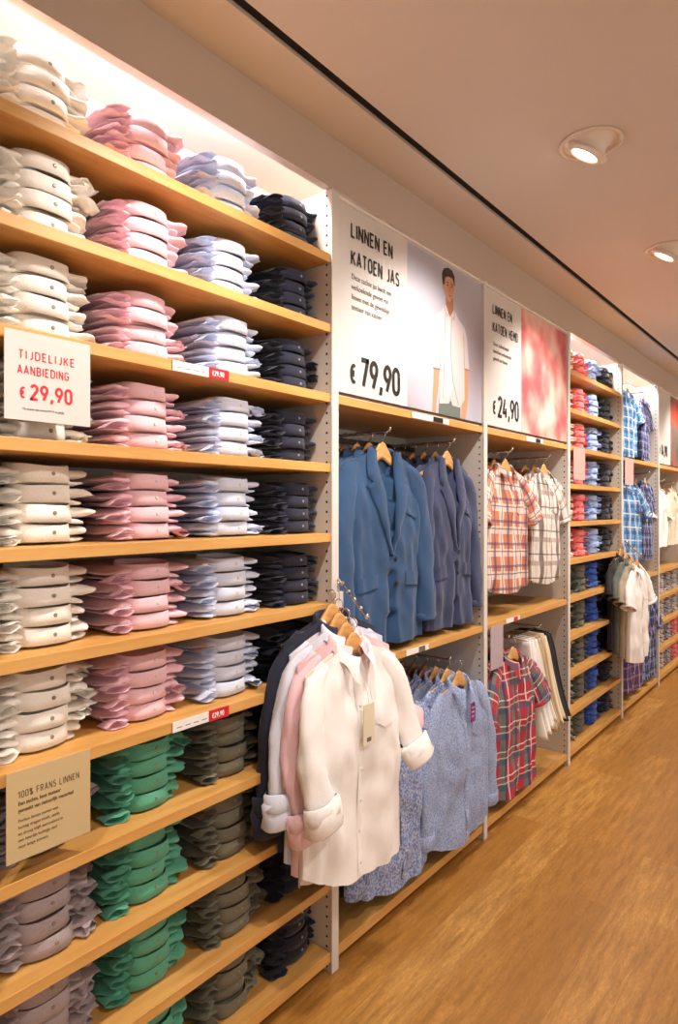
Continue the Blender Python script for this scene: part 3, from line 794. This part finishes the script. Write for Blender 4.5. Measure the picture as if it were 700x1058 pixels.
mm = ['plaid_brown', 'plaid_brown', 'plaid_dark', 'plaid_brown', 'plaid_dark', 'plaid_brown']
mn = ['white and brown plaid', 'brown checked', 'dark brown plaid', 'pale plaid', 'dark plaid', 'brown plaid']
for k in range(6):
    hang(p2, u4, (-.055 - .055 * k, B2 + .835, 1.70), rj.uniform(-.08, .08), mm[k], '%s short-sleeved shirt, %s on the right arm of its rail' % (mn[k], NUM[k] if k else 'in front'), 'shirt', 'plaid shirts on the upper right arm', dark=k > 2, sy=.86)
pr = shirt_tree('short_sleeved_shirt', 'plaid_red', dict(seed=17, len=.66, sh=.21, hem=.235, sleeves='short', tail=.03)); u5 = [False]
for k in range(4):
    hang(pr, u5, (.0 - .06 * k, B2 + .30 - .01 * k, .775), rj.uniform(-.1, .1), ['plaid_red', 'plaid_red', 'plaid_purple', 'plaid_dark'][k], '%s red tartan short-sleeved shirt on the lower rail, counted from the aisle' % NUM[k], 'shirt', 'red tartan shirts on the lower rail', dark=k > 1)
tr = trouser_tree('white_linen', 2); u6 = [False]
tcol = [('white', 'white_linen'), ('white', 'cream_linen'), ('white', 'white_linen'), ('beige', 'beige_linen'), ('beige', 'beige_linen'), ('cream', 'ivory_linen'), ('black', 'black_linen'), ('black', 'black_linen')]
cnt = {}
for k, (cn, cm) in enumerate(tcol):
    o = place(tr, u6, (-.12, B2 + .56 + .042 * k, .80), rj.uniform(-.12, .12))
    for c in o.children: setmat(c, cm)
    o.scale = (1, 1, rj.uniform(.92, 1.04))
    cnt[cn] = cnt.get(cn, 0) + 1
    tag(o, '%s folded trousers hanging on the lower rail, %s of the %s ones from the left' % (cn, ['first', 'second', 'third'][cnt[cn] - 1], cn), 'trousers', 'trousers on the lower rail')
# --- the shirts on the arm in front of the first post
def rolled(seed, rl, rr_, ln=.70, split=-.03, m_='cream_linen', T=.026):
    return shirt_tree('rolled_sleeve_shirt', m_, dict(seed=seed, len=ln, sh=.205, hem=.222, sleeves='rolled', roll=(rl, rr_), tail=.05, split=split, fold=.010, T=T))
F_L = [(.0, .125, -.034), (.014, .188, -.13), (.030, .205, -.27), (.050, .195, -.38), (.056, .182, -.45)]
F_R = [(.0, .125, -.034), (.010, .196, -.13), (.014, .240, -.26), (.03, .258, -.34), (.045, .272, -.385)]
P_L = [(.0, .125, -.034), (.0, .194, -.13), (.004, .212, -.28), (.018, .205, -.42), (.024, .190, -.52)]
P_R = [(.0, .125, -.034), (.0, .194, -.13), (-.002, .235, -.23), (-.004, .285, -.31), (-.004, .325, -.345)]
B_L = [(.0, .125, -.034), (.0, .194, -.13), (.0, .224, -.29), (.004, .234, -.40), (.006, .240, -.50)]
B_R = [(.0, .125, -.034), (.0, .188, -.13), (-.004, .205, -.28), (-.006, .205, -.38), (-.008, .20, -.46)]
N_L = [(-.004, .125, -.034), (-.006, .198, -.13), (-.01, .228, -.29), (-.012, .235, -.42), (-.012, .24, -.56)]
ARM = [((21, F_L, F_R), .112, 1.072, 'cream_linen', 'white linen shirt with rolled sleeves, front of the arm by the first post'), ((22, P_L, P_R), .086, 1.100, 'rose_linen', 'pale pink linen shirt hanging directly behind the white one'),
       ((23, B_L, B_R), .060, 1.127, 'powder_linen', 'pale blue linen shirt, third on the arm by the first post'), ((24, N_L, B_R), .034, 1.154, 'navy_linen', 'navy linen shirt hanging rearmost on the arm by the first post')]
for k, ((sd_, a_, b_), x, z, m_, lab) in enumerate(ARM):
    t_ = rolled(sd_, a_, b_, m_=m_, T=.022 if k == 0 else .006, split=-.03 if k == 0 else 0)
    o = hang(t_, [False], (x, B1 - .042 - .003 * k, z), [-.08, -.09, -.09, -.09][k], None, lab, 'shirt', 'shirts on the arm by the first post', hl='wooden hanger of the ' + lab.split(' ')[0] + ' ' + lab.split(' ')[1] + ' shirt on the near arm' if k else 'wooden hanger of the white shirt at the front of the near arm')
# --- far arm at the fourth post
ws = shirt_tree('short_sleeved_shirt', 'cream_linen', dict(seed=25, len=.66, sh=.215, hem=.235, sleeves='short', tail=.03)); u8 = [False]
for k, (m_, lab) in enumerate([('cream_linen', 'white short-sleeved shirt at the front of the far arm'), ('tan_linen', 'tan short-sleeved shirt behind the white one on the far arm'), ('greygreen_linen', 'grey-green shirt, third on the far arm'), ('black_linen', 'black shirt hanging rearmost on the far arm')]):
    hang(ws, u8, (.105 - .032 * k, B4 + .0 - .02 * k, 1.09 + .026 * k), rj.uniform(-.06, .04), m_, lab, 'shirt', 'shirts on the far arm')
# --- blue plaid bay
up = [('plaid_blue', 'light blue plaid'), ('plaid_blue', 'blue plaid'), ('plaid_indigo', 'indigo plaid')]
for side, yy, lst in (('left', .36, [0, 1, 2]), ('right', .84, [2, 2, 1])):
    for k, j in enumerate(lst):
        m_, cn = up[j]
        hang(ps, u3, (-.06 - .07 * k, B4 + yy, 2.38), rj.uniform(-.1, .1), m_, '%s short-sleeved shirt, %s on the topmost rail, %s arm, far bay' % (cn, NUM[k], side), 'shirt', 'plaid shirts on the topmost far rail', sc=.8)
    for k in range(4):
        m_, cn = up[(k + (side == 'right') * 2) % 3] if k < 3 else up[2]
        hang(ps, u3, (-.05 - .07 * k, B4 + yy, 1.70), rj.uniform(-.15, .15), m_, '%s short-sleeved shirt, %s on the middle rail, %s arm, far bay' % (cn, NUM[k], side), 'shirt', 'plaid shirts on the middle far rail')
    for k in range(2):
        m_, cn = [('plaid_purple', 'purple plaid'), ('plaid_indigo', 'dark indigo plaid')][(k + (side == 'right')) % 2]
        hang(pr, u5, (-.04 - .08 * k, B4 + yy, .775), rj.uniform(-.1, .1), m_, '%s short-sleeved shirt, %s on the lowest rail, %s arm, far bay' % (cn, NUM[k], side), 'shirt', 'plaid shirts on the lowest far rail')
# --- cream trousers of the last bay
cr = shirt_tree('long_sleeved_shirt', 'ivory_linen', dict(seed=31, len=.5, sh=.2, hem=.21, sleeves='short', tail=.0)); u9 = [False]
for k, (yy, m_) in enumerate([(.30, 'cream_linen'), (.30, 'white_linen'), (.78, 'ivory_linen'), (.78, 'beige_linen')]):
    hang(cr, u9, (-.06 - .07 * (k % 2), B5 + yy, 1.66), 0, m_, '%s top %s under the far poster, %s arm' % (['white', 'off-white', 'ivory', 'beige'][k], 'in front' if k % 2 == 0 else 'behind', 'left' if k < 2 else 'right'), 'shirt', 'pale tops under the far poster')

# ------------------------------------------------------------ rails
def rail(bayi, z, ys, label):
    y0, y1 = bay(bayi) + .018, bay(bayi + 1) - .018; rt = empty('clothes_rail', (0, (y0 + y1) / 2, z)); c = (y0 + y1) / 2
    V, F = box(-.372, -.360, y0 - c, y1 - c, -.012, .012, .002); mesh_obj('crossbar', V, F, 'dark_metal', rt, False)
    for y in ys:
        V, F = tube([(-.365, y - c, 0), (-.03, y - c, 0), (-.022, y - c, .004), (-.018, y - c, .016)], .006, 8); mesh_obj('rail_arm', V, F, 'chrome', rt)
    tag(rt, label, 'rail', 'metal garment rails')
for (b, z, ys, lab) in ((1, 1.783, (B1 + .345, B1 + .825), 'dark metal rail with two arms carrying the blazers'), (1, .858, (B1 + .37, B1 + .79), 'metal rail carrying the blue patterned shirts below the blazers'),
        (2, 1.783, (B2 + .335, B2 + .835), 'metal rail carrying the orange and brown plaid shirts'), (2, .858, (B2 + .30, B2 + .7), 'metal rail carrying the red tartan shirts and trousers'),
        (4, 2.452, (B4 + .36, B4 + .84), 'topmost rail of the blue plaid bay'), (4, 1.783, (B4 + .36, B4 + .84), 'middle rail of the blue plaid bay'), (4, .858, (B4 + .36, B4 + .84), 'lowest rail of the blue plaid bay'),
        (5, 1.743, (B5 + .30, B5 + .78), 'rail carrying the pale tops under the far poster')):
    rail(b, z, ys, lab)
V, F = tube([(-.12, B2 + .53, .815), (-.12, B2 + .90, .815)], .006, 8)
o = mesh_obj('trouser_bar', [Vector(v) - Vector((-.12, B2 + .7, .815)) for v in V], F, 'dark_metal'); o.location = (-.12, B2 + .7, .815)
tag(o, 'thin dark bar from which the folded trousers hang', 'rail')
def front_arm(y, label):
    rt = empty('display_arm', (0, y, 1.20))
    V, F = box(.0065, .022, -.022, .022, -.03, .03, .002); mesh_obj('wall_bracket', V, F, 'panel_paint', rt, False)
    V, F = tube([(.018, 0, .065), (.018, 0, .0), (.020, 0, .062), (.13, 0, -.045), (.136, 0, -.038)], .004, 8)
    V, F = tube([(.018, 0, -.0), (.018, 0, .070), (.022, 0, .072), (.13, 0, -.035), (.137, 0, -.030)], .0045, 8)
    mesh_obj('sloping_arm', V, F, 'chrome', rt)
    for k in range(5):
        x = .035 + .0245 * k; bm = bmesh.new(); bmesh.ops.create_uvsphere(bm, u_segments=10, v_segments=8, radius=.0075)
        V = [v.co + Vector((x, 0, .060 - .99 * (x - .022) + .012)) for v in bm.verts]; bm.verts.index_update(); F = [[v.index for v in f.verts] for f in bm.faces]; bm.free()
        mesh_obj('stop_ball', V, F, 'chrome', rt)
    tag(rt, label, 'display arm', 'sloping display arms')
front_arm(B1, 'sloping metal display arm on the first post carrying the white shirt')
front_arm(B4, 'sloping metal display arm on the far post carrying the short-sleeved shirts')

# ------------------------------------------------------------ posters
def picture_mat(name, stops, scale=2.2, kind='noise'):
    t = NT(name); v = t.vec('Object')
    n1 = t.noise(v, scale, 2, .4); t.l(t.ramp(n1, stops), t.b.inputs['Base Color']); t.b.inputs['Roughness'].default_value = .5; MATS[name] = t.m
picture_mat('picture_grey', [(.3, lin('#c9cfdc')), (.5, lin('#b6b4c2')), (.7, lin('#a99ca8'))], 1.6)
picture_mat('picture_rose', [(.32, lin('#b8545a')), (.45, lin('#df7f7c')), (.55, lin('#e9a99c')), (.68, lin('#f0c9bd'))], 5.5)
picture_mat('picture_far', [(.35, lin('#c8503c')), (.5, lin('#7a6a62')), (.65, lin('#55504e'))], 3)
for n_, c_ in (('print_skin', '#cf9776'), ('print_shadow', '#a66f52'), ('print_hair', '#332622'), ('print_shirt', '#d8cbcb'), ('print_tee', '#cfd1d8'), ('print_trousers', '#6f7a74'), ('print_line', '#8d7f82'), ('print_lip', '#b06a5c')): plain(n_, c_, .55)
def poster(bayi, split, pic, label, z0=1.880, z1=2.513):
    y0, y1 = bay(bayi) + .019, bay(bayi + 1) - .019; rt = empty('price_poster', (0, 0, 0)); c = (y0 + y1) / 2
    rt.location = (-.004, c, z0)
    V, F = box(-.012, 0, y0 - c, y1 - c, 0, z1 - z0, 0); mesh_obj('poster_sheet', V, F, 'paper_white', rt, False)
    V, F = box(0, .0008, split - c, y1 - c - .004, .004, z1 - z0 - .004, 0); mesh_obj('printed_photo', V, F, pic, rt, False)
    V, F = box(-.014, .010, y0 - c, y1 - c, z1 - z0, z1 - z0 + .008, .001); mesh_obj('top_frame', V, F, 'tag_white', rt, False)
    V, F = box(-.014, .004, y0 - c, y1 - c, -.004, .002, 0); mesh_obj('bottom_frame', V, F, 'dark_metal', rt, False)
    tag(rt, label, 'poster', 'price posters above the rails')
    return rt, c, z0
rt, c, z0 = poster(1, 2.033, 'picture_grey', 'wide poster reading LINNEN EN KATOEN JAS with a man in a pale shirt')
letters('headline', 'LINNEN EN', 1.690 - c, 2.410 - z0, .052, .0078, 'ink_black', rt, .0015, .84, .19)
letters('headline', 'KATOEN JAS', 1.690 - c, 2.318 - z0, .052, .0078, 'ink_black', rt, .0015, .80, .19)
for k, s_ in enumerate(('Deze zachte jas biedt een', 'verkoelende gevoel van', 'linnen met de geweldige', 'textuur van katoen')):
    text('small_print', s_, 1.690 - c, 2.272 - .034 * k - z0, .027, 'ink_grey', rt, .001, .85)
letters('price', '€', 1.686 - c, 1.920 - z0, .068, .0125, 'ink_black', rt, .0015, .85)
letters('price', '79,90', 1.745 - c, 1.912 - z0, .106, .017, 'ink_black', rt, .0015, .80, .12)
MAN = dict(
 left_arm=('print_skin', [(2.225, 2.057), (2.268, 2.061), (2.255, 1.971), (2.246, 1.936), (2.240, 1.885), (2.213, 1.886), (2.216, 1.945)]),
 right_arm=('print_skin', [(2.473, 2.097), (2.518, 2.1), (2.513, 2.007), (2.503, 1.927), (2.488, 1.885), (2.448, 1.886), (2.456, 1.942), (2.473, 1.994)]),
 trousers=('print_trousers', [(2.266, 1.945), (2.260, 1.884), (2.442, 1.884), (2.442, 1.945)]),
 neck=('print_shadow', [(2.322, 2.374), (2.377, 2.386), (2.382, 2.335), (2.354, 2.285), (2.319, 2.319)]),
 face=('print_skin', [(2.307, 2.444), (2.338, 2.46), (2.372, 2.464), (2.385, 2.445), (2.389, 2.419), (2.382, 2.393), (2.365, 2.369), (2.351, 2.358), (2.331, 2.364), (2.313, 2.382), (2.305, 2.41)]),
 ear=('print_skin', [(2.307, 2.422), (2.300, 2.426), (2.298, 2.410), (2.303, 2.398), (2.308, 2.400)]),
 hair=('print_hair', [(2.297, 2.415), (2.291, 2.437), (2.289, 2.463), (2.304, 2.485), (2.338, 2.497), (2.372, 2.494), (2.391, 2.475), (2.394, 2.438), (2.387, 2.434), (2.384, 2.452), (2.370, 2.462), (2.338, 2.462), (2.314, 2.450), (2.308, 2.420)]),
 shirt=('print_shirt', [(2.303, 2.330), (2.285, 2.305), (2.240, 2.280), (2.225, 2.235), (2.219, 2.156), (2.216, 2.06), (2.268, 2.061), (2.273, 2.14), (2.271, 2.033), (2.266, 1.925), (2.345, 1.935), (2.356, 1.965), (2.372, 1.930), (2.436, 1.929), (2.478, 1.967), (2.477, 2.098), (2.522, 2.1), (2.512, 2.157), (2.500, 2.238), (2.480, 2.275), (2.420, 2.305), (2.391, 2.336), (2.352, 2.296), (2.318, 2.338)]),
 tee=('print_tee', [(2.335, 2.290), (2.352, 2.278), (2.366, 2.290), (2.357, 2.15), (2.372, 2.03), (2.356, 1.970), (2.300, 1.955), (2.312, 2.145)]),
)
for k, (nm, (m_, pts)) in enumerate(MAN.items()):
    flat_poly('printed_' + nm, [(a - c, b - z0) for a, b in pts], .0010 + .0001 * k, m_, rt, .0004)
def stroke(nm, pts, wd, m_):
    L = [(a - c, b - z0) for a, b in pts]; V = []
    for i, (a, b) in enumerate(L):
        a0, b0 = L[max(i - 1, 0)]; a1, b1 = L[min(i + 1, len(L) - 1)]; d = math.hypot(a1 - a0, b1 - b0); nx, nz = -(b1 - b0) / d * wd / 2, (a1 - a0) / d * wd / 2
        V += [(.0025, a + nx, b + nz), (.0025, a - nx, b - nz)]
    mesh_obj(nm, V, [[2 * i, 2 * i + 1, 2 * i + 3, 2 * i + 2] for i in range(len(L) - 1)], m_, rt, False)
stroke('printed_shirt_edge', [(2.366, 2.290), (2.357, 2.155), (2.375, 2.037), (2.425, 1.935)], .004, 'print_line')
stroke('printed_shirt_edge', [(2.312, 2.30), (2.308, 2.15), (2.296, 1.955)], .003, 'print_line')
stroke('printed_collar', [(2.303, 2.330), (2.325, 2.290), (2.345, 2.315)], .004, 'print_line'); stroke('printed_collar', [(2.391, 2.336), (2.385, 2.290), (2.360, 2.300)], .004, 'print_line')
stroke('printed_brow', [(2.322, 2.432), (2.340, 2.435)], .004, 'print_hair'); stroke('printed_brow', [(2.358, 2.435), (2.376, 2.433)], .004, 'print_hair')
stroke('printed_eye', [(2.325, 2.423), (2.339, 2.423)], .0045, 'print_hair'); stroke('printed_eye', [(2.360, 2.424), (2.374, 2.424)], .0045, 'print_hair')
stroke('printed_nose', [(2.350, 2.423), (2.346, 2.400), (2.356, 2.398)], .003, 'print_shadow'); stroke('printed_mouth', [(2.338, 2.384), (2.351, 2.382), (2.364, 2.385)], .005, 'print_lip')
stroke('printed_cuff', [(2.217, 2.062), (2.268, 2.064)], .006, 'print_line'); stroke('printed_cuff', [(2.477, 2.100), (2.521, 2.102)], .006, 'print_line')
stroke('printed_sleeve_edge', [(2.273, 2.23), (2.272, 2.06)], .003, 'print_line'); stroke('printed_sleeve_edge', [(2.470, 2.24), (2.477, 2.10)], .003, 'print_line')
rt, c, z0 = poster(2, 3.078, 'picture_rose', 'poster reading LINNEN EN KATOEN HEMD with a rose-red photo')
letters('headline', 'LINNEN EN', 2.755 - c, 2.405 - z0, .047, .0068, 'ink_black', rt, .0015, .80, .19)
letters('headline', 'KATOEN HEMD', 2.755 - c, 2.322 - z0, .047, .0068, 'ink_black', rt, .0015, .76, .18)
for k, s_ in enumerate(('Deze zachte hemd', 'biedt het verkoelende', 'gevoel van linnen')):
    text('small_print', s_, 2.76 - c, 2.26 - .034 * k - z0, .026, 'ink_grey', rt, .001, .85)
letters('price', '€', 2.758 - c, 1.938 - z0, .066, .0125, 'ink_black', rt, .0015, .85)
letters('price', '24,90', 2.815 - c, 1.928 - z0, .104, .016, 'ink_black', rt, .0015, .78, .12)
rt, c, z0 = poster(5, B5 + .46, 'picture_far', 'small far poster, half white with a price, at the right edge')
letters('price', '€', B5 + .06 - c, 1.96 - z0, .058, .013, 'ink_black', rt, .0015, .85)
letters('price', '14,90', B5 + .12 - c, 1.945 - z0, .105, .020, 'ink_black', rt, .0015, .72, .12)

# ------------------------------------------------------------ hanging cards and price strips
def card(y, z_top, w_, h_, m, label, x=.010, name='hanging_sign'):
    rt = empty(name, (x, y, z_top)); V, F = box(-.001, .0015, -w_ / 2, w_ / 2, -h_, 0, .0004); mesh_obj('card', V, F, m, rt, False)
    V, F = box(-.010, -.001, -w_ * .3, w_ * .3, -.020, -.012, .0); mesh_obj('clip', V, F, 'acrylic', rt, False)
    tag(rt, label, 'sign'); return rt
rt = card(.651, 1.858, .182, .180, 'paper_white', 'white card reading TIJDELIJKE AANBIEDING €29,90 in red')
letters('headline', 'TIJDELIJKE', -.063, -.056, .0185, .0027, 'ink_red', rt, .0018, 1.0, .26)
letters('headline', 'AANBIEDING', -.065, -.087, .0185, .0027, 'ink_red', rt, .0018, .88, .22)
letters('price', '€', -.060, -.136, .024, .0045, 'ink_red', rt, .0018, .85)
letters('price', '29,90', -.038, -.138, .034, .0058, 'ink_red', rt, .0018, .88, .16)
text('small_print', 'De prijzen zijn inclusief BTW en geldig', -.055, -.158, .0058, 'ink_grey', rt, .0018, .95)
rt = card(.652, .972, .178, .182, 'paper_kraft', 'tan card reading 100% FRANS LINNEN hanging from the lower shelf', .012)
letters('headline', '100% FRANS LINNEN', -.066, -.056, .0145, .0017, 'ink_brown', rt, .0018, .82)
for k, s_ in enumerate(('Een zachte, luxe textuur', 'gemaakt van natuurlijk materiaal')): text('small_print', s_, -.066, -.070 - .014 * k, .0105, 'ink_brown', rt, .0018, .85, .0002)
for k, s_ in enumerate(('Perfect linnen zomer wat', 'luchtig dragen koelt, zacht', 'en droog blijft aanvoelend in', 'een heerlijk luchtige stof', 'voor lange zomers')): text('small_print', s_, -.066, -.104 - .013 * k, .0085, 'ink_brown', rt, .0018, .95)
def strip(row, label, y0=.965, y1=1.145, red0=1.078, b=None):
    z = SH[row]; rt = empty('price_strip', (.002, (y0 + y1) / 2, z - .014)); c = (y0 + y1) / 2
    V, F = box(-.001, .002, y0 - c, red0 - c, -.013, .013, .0005); mesh_obj('label_holder', V, F, 'tag_white', rt, False)
    V, F = box(-.001, .004, red0 - c, y1 - c, -.014, .014, .0005); mesh_obj('red_tag', V, F, 'tag_red', rt, False)
    letters('price', '€29,90', red0 - c + .010, -.007, .014, .0025, 'tag_white', rt, .0045, .75, .15)
    for k in range(4): 
        V, F = box(.002, .0022, y0 - c + .012 + .026 * k, y0 - c + .028 + .026 * k, -.004, -.002, 0); mesh_obj('printed_line', V, F, 'ink_grey', rt, False)
    tag(rt, label, 'price label', 'price labels on the shelf edges')
strip(2, 'white price strip with red end on the third shelf edge'); strip(6, 'white price strip with red end on the seventh shelf edge')
def small_label(y, z, wdt, m2, label):
    rt = empty('price_label', (.002, y, z - .014)); V, F = box(-.001, .002, -wdt / 2, wdt / 2, -.011, .011, .0005); mesh_obj('label_holder', V, F, 'tag_white', rt, False)
    V, F = box(.002, .0035, wdt * .05, wdt * .32, -.010, .010, .0); mesh_obj('printed_square', V, F, m2, rt, False)
    tag(rt, label, 'price label', 'price labels on the shelf edges')
small_label(B1 + .60, SH[2], .28, 'ink_black', 'white label with a dark square below the man poster')
small_label(B2 + .57, SH[2], .22, 'ink_black', 'white label with a dark square below the rose poster')
small_label(B1 + .50, SH[6], .16, 'ink_grey', 'white label on the shelf edge under the blue blazers')
small_label(B2 + .30, SH[6], .16, 'tag_red', 'white and red label on the shelf edge under the plaid shirts')
rt = card(B2 + .10, .955, .13, .20, 'tag_mauve', 'mauve hanging card below the middle shelf beside the tartan shirts', .012)
rt = card(bay(3) + .16, 1.86, .20, .19, 'tag_pink', 'pink hanging card in front of the off-white folded shirts')
rt = card(B4 + .16, 1.86, .22, .19, 'tag_pink', 'pink hanging card at the left of the blue plaid bay')
# swing tags
rt = empty('swing_tag', (.163, B1 - .030, .865), -.05); V, F = box(-.001, .001, -.026, .026, -.085, .04, .0005); mesh_obj('tag_card', V, F, 'paper_kraft', rt, False)
MATS['paper_kraft_pale'] = plain('paper_pale', '#e6dcc4', .7)
for o in rt.children: setmat(o, 'paper_kraft_pale')
V, F = tube([(.0, 0, .04), (-.01, .004, .075), (-.02, .0, .10)], .0008, 5); mesh_obj('string', V, F, 'paper_white', rt)
V, F = box(.001, .0015, -.010, .010, -.075, -.062, 0); mesh_obj('printed_mark', V, F, 'ink_grey', rt, False)
tag(rt, 'pale cream swing tag hanging on the front of the white shirt', 'tag')
rt = empty('swing_tag', (.072, B1 + .82, .66)); V, F = box(-.001, .001, -.020, .020, -.05, .03, .0005); mesh_obj('tag_card', V, F, 'tag_purple', rt, False)
for k in range(3):
    V, F = box(.001, .0015, -.012, .012 - .004 * k, .008 - .018 * k, .013 - .018 * k, 0); mesh_obj('printed_line', V, F, 'paper_white', rt, False)
tag(rt, 'purple swing tag on the front blue chambray shirt', 'tag')
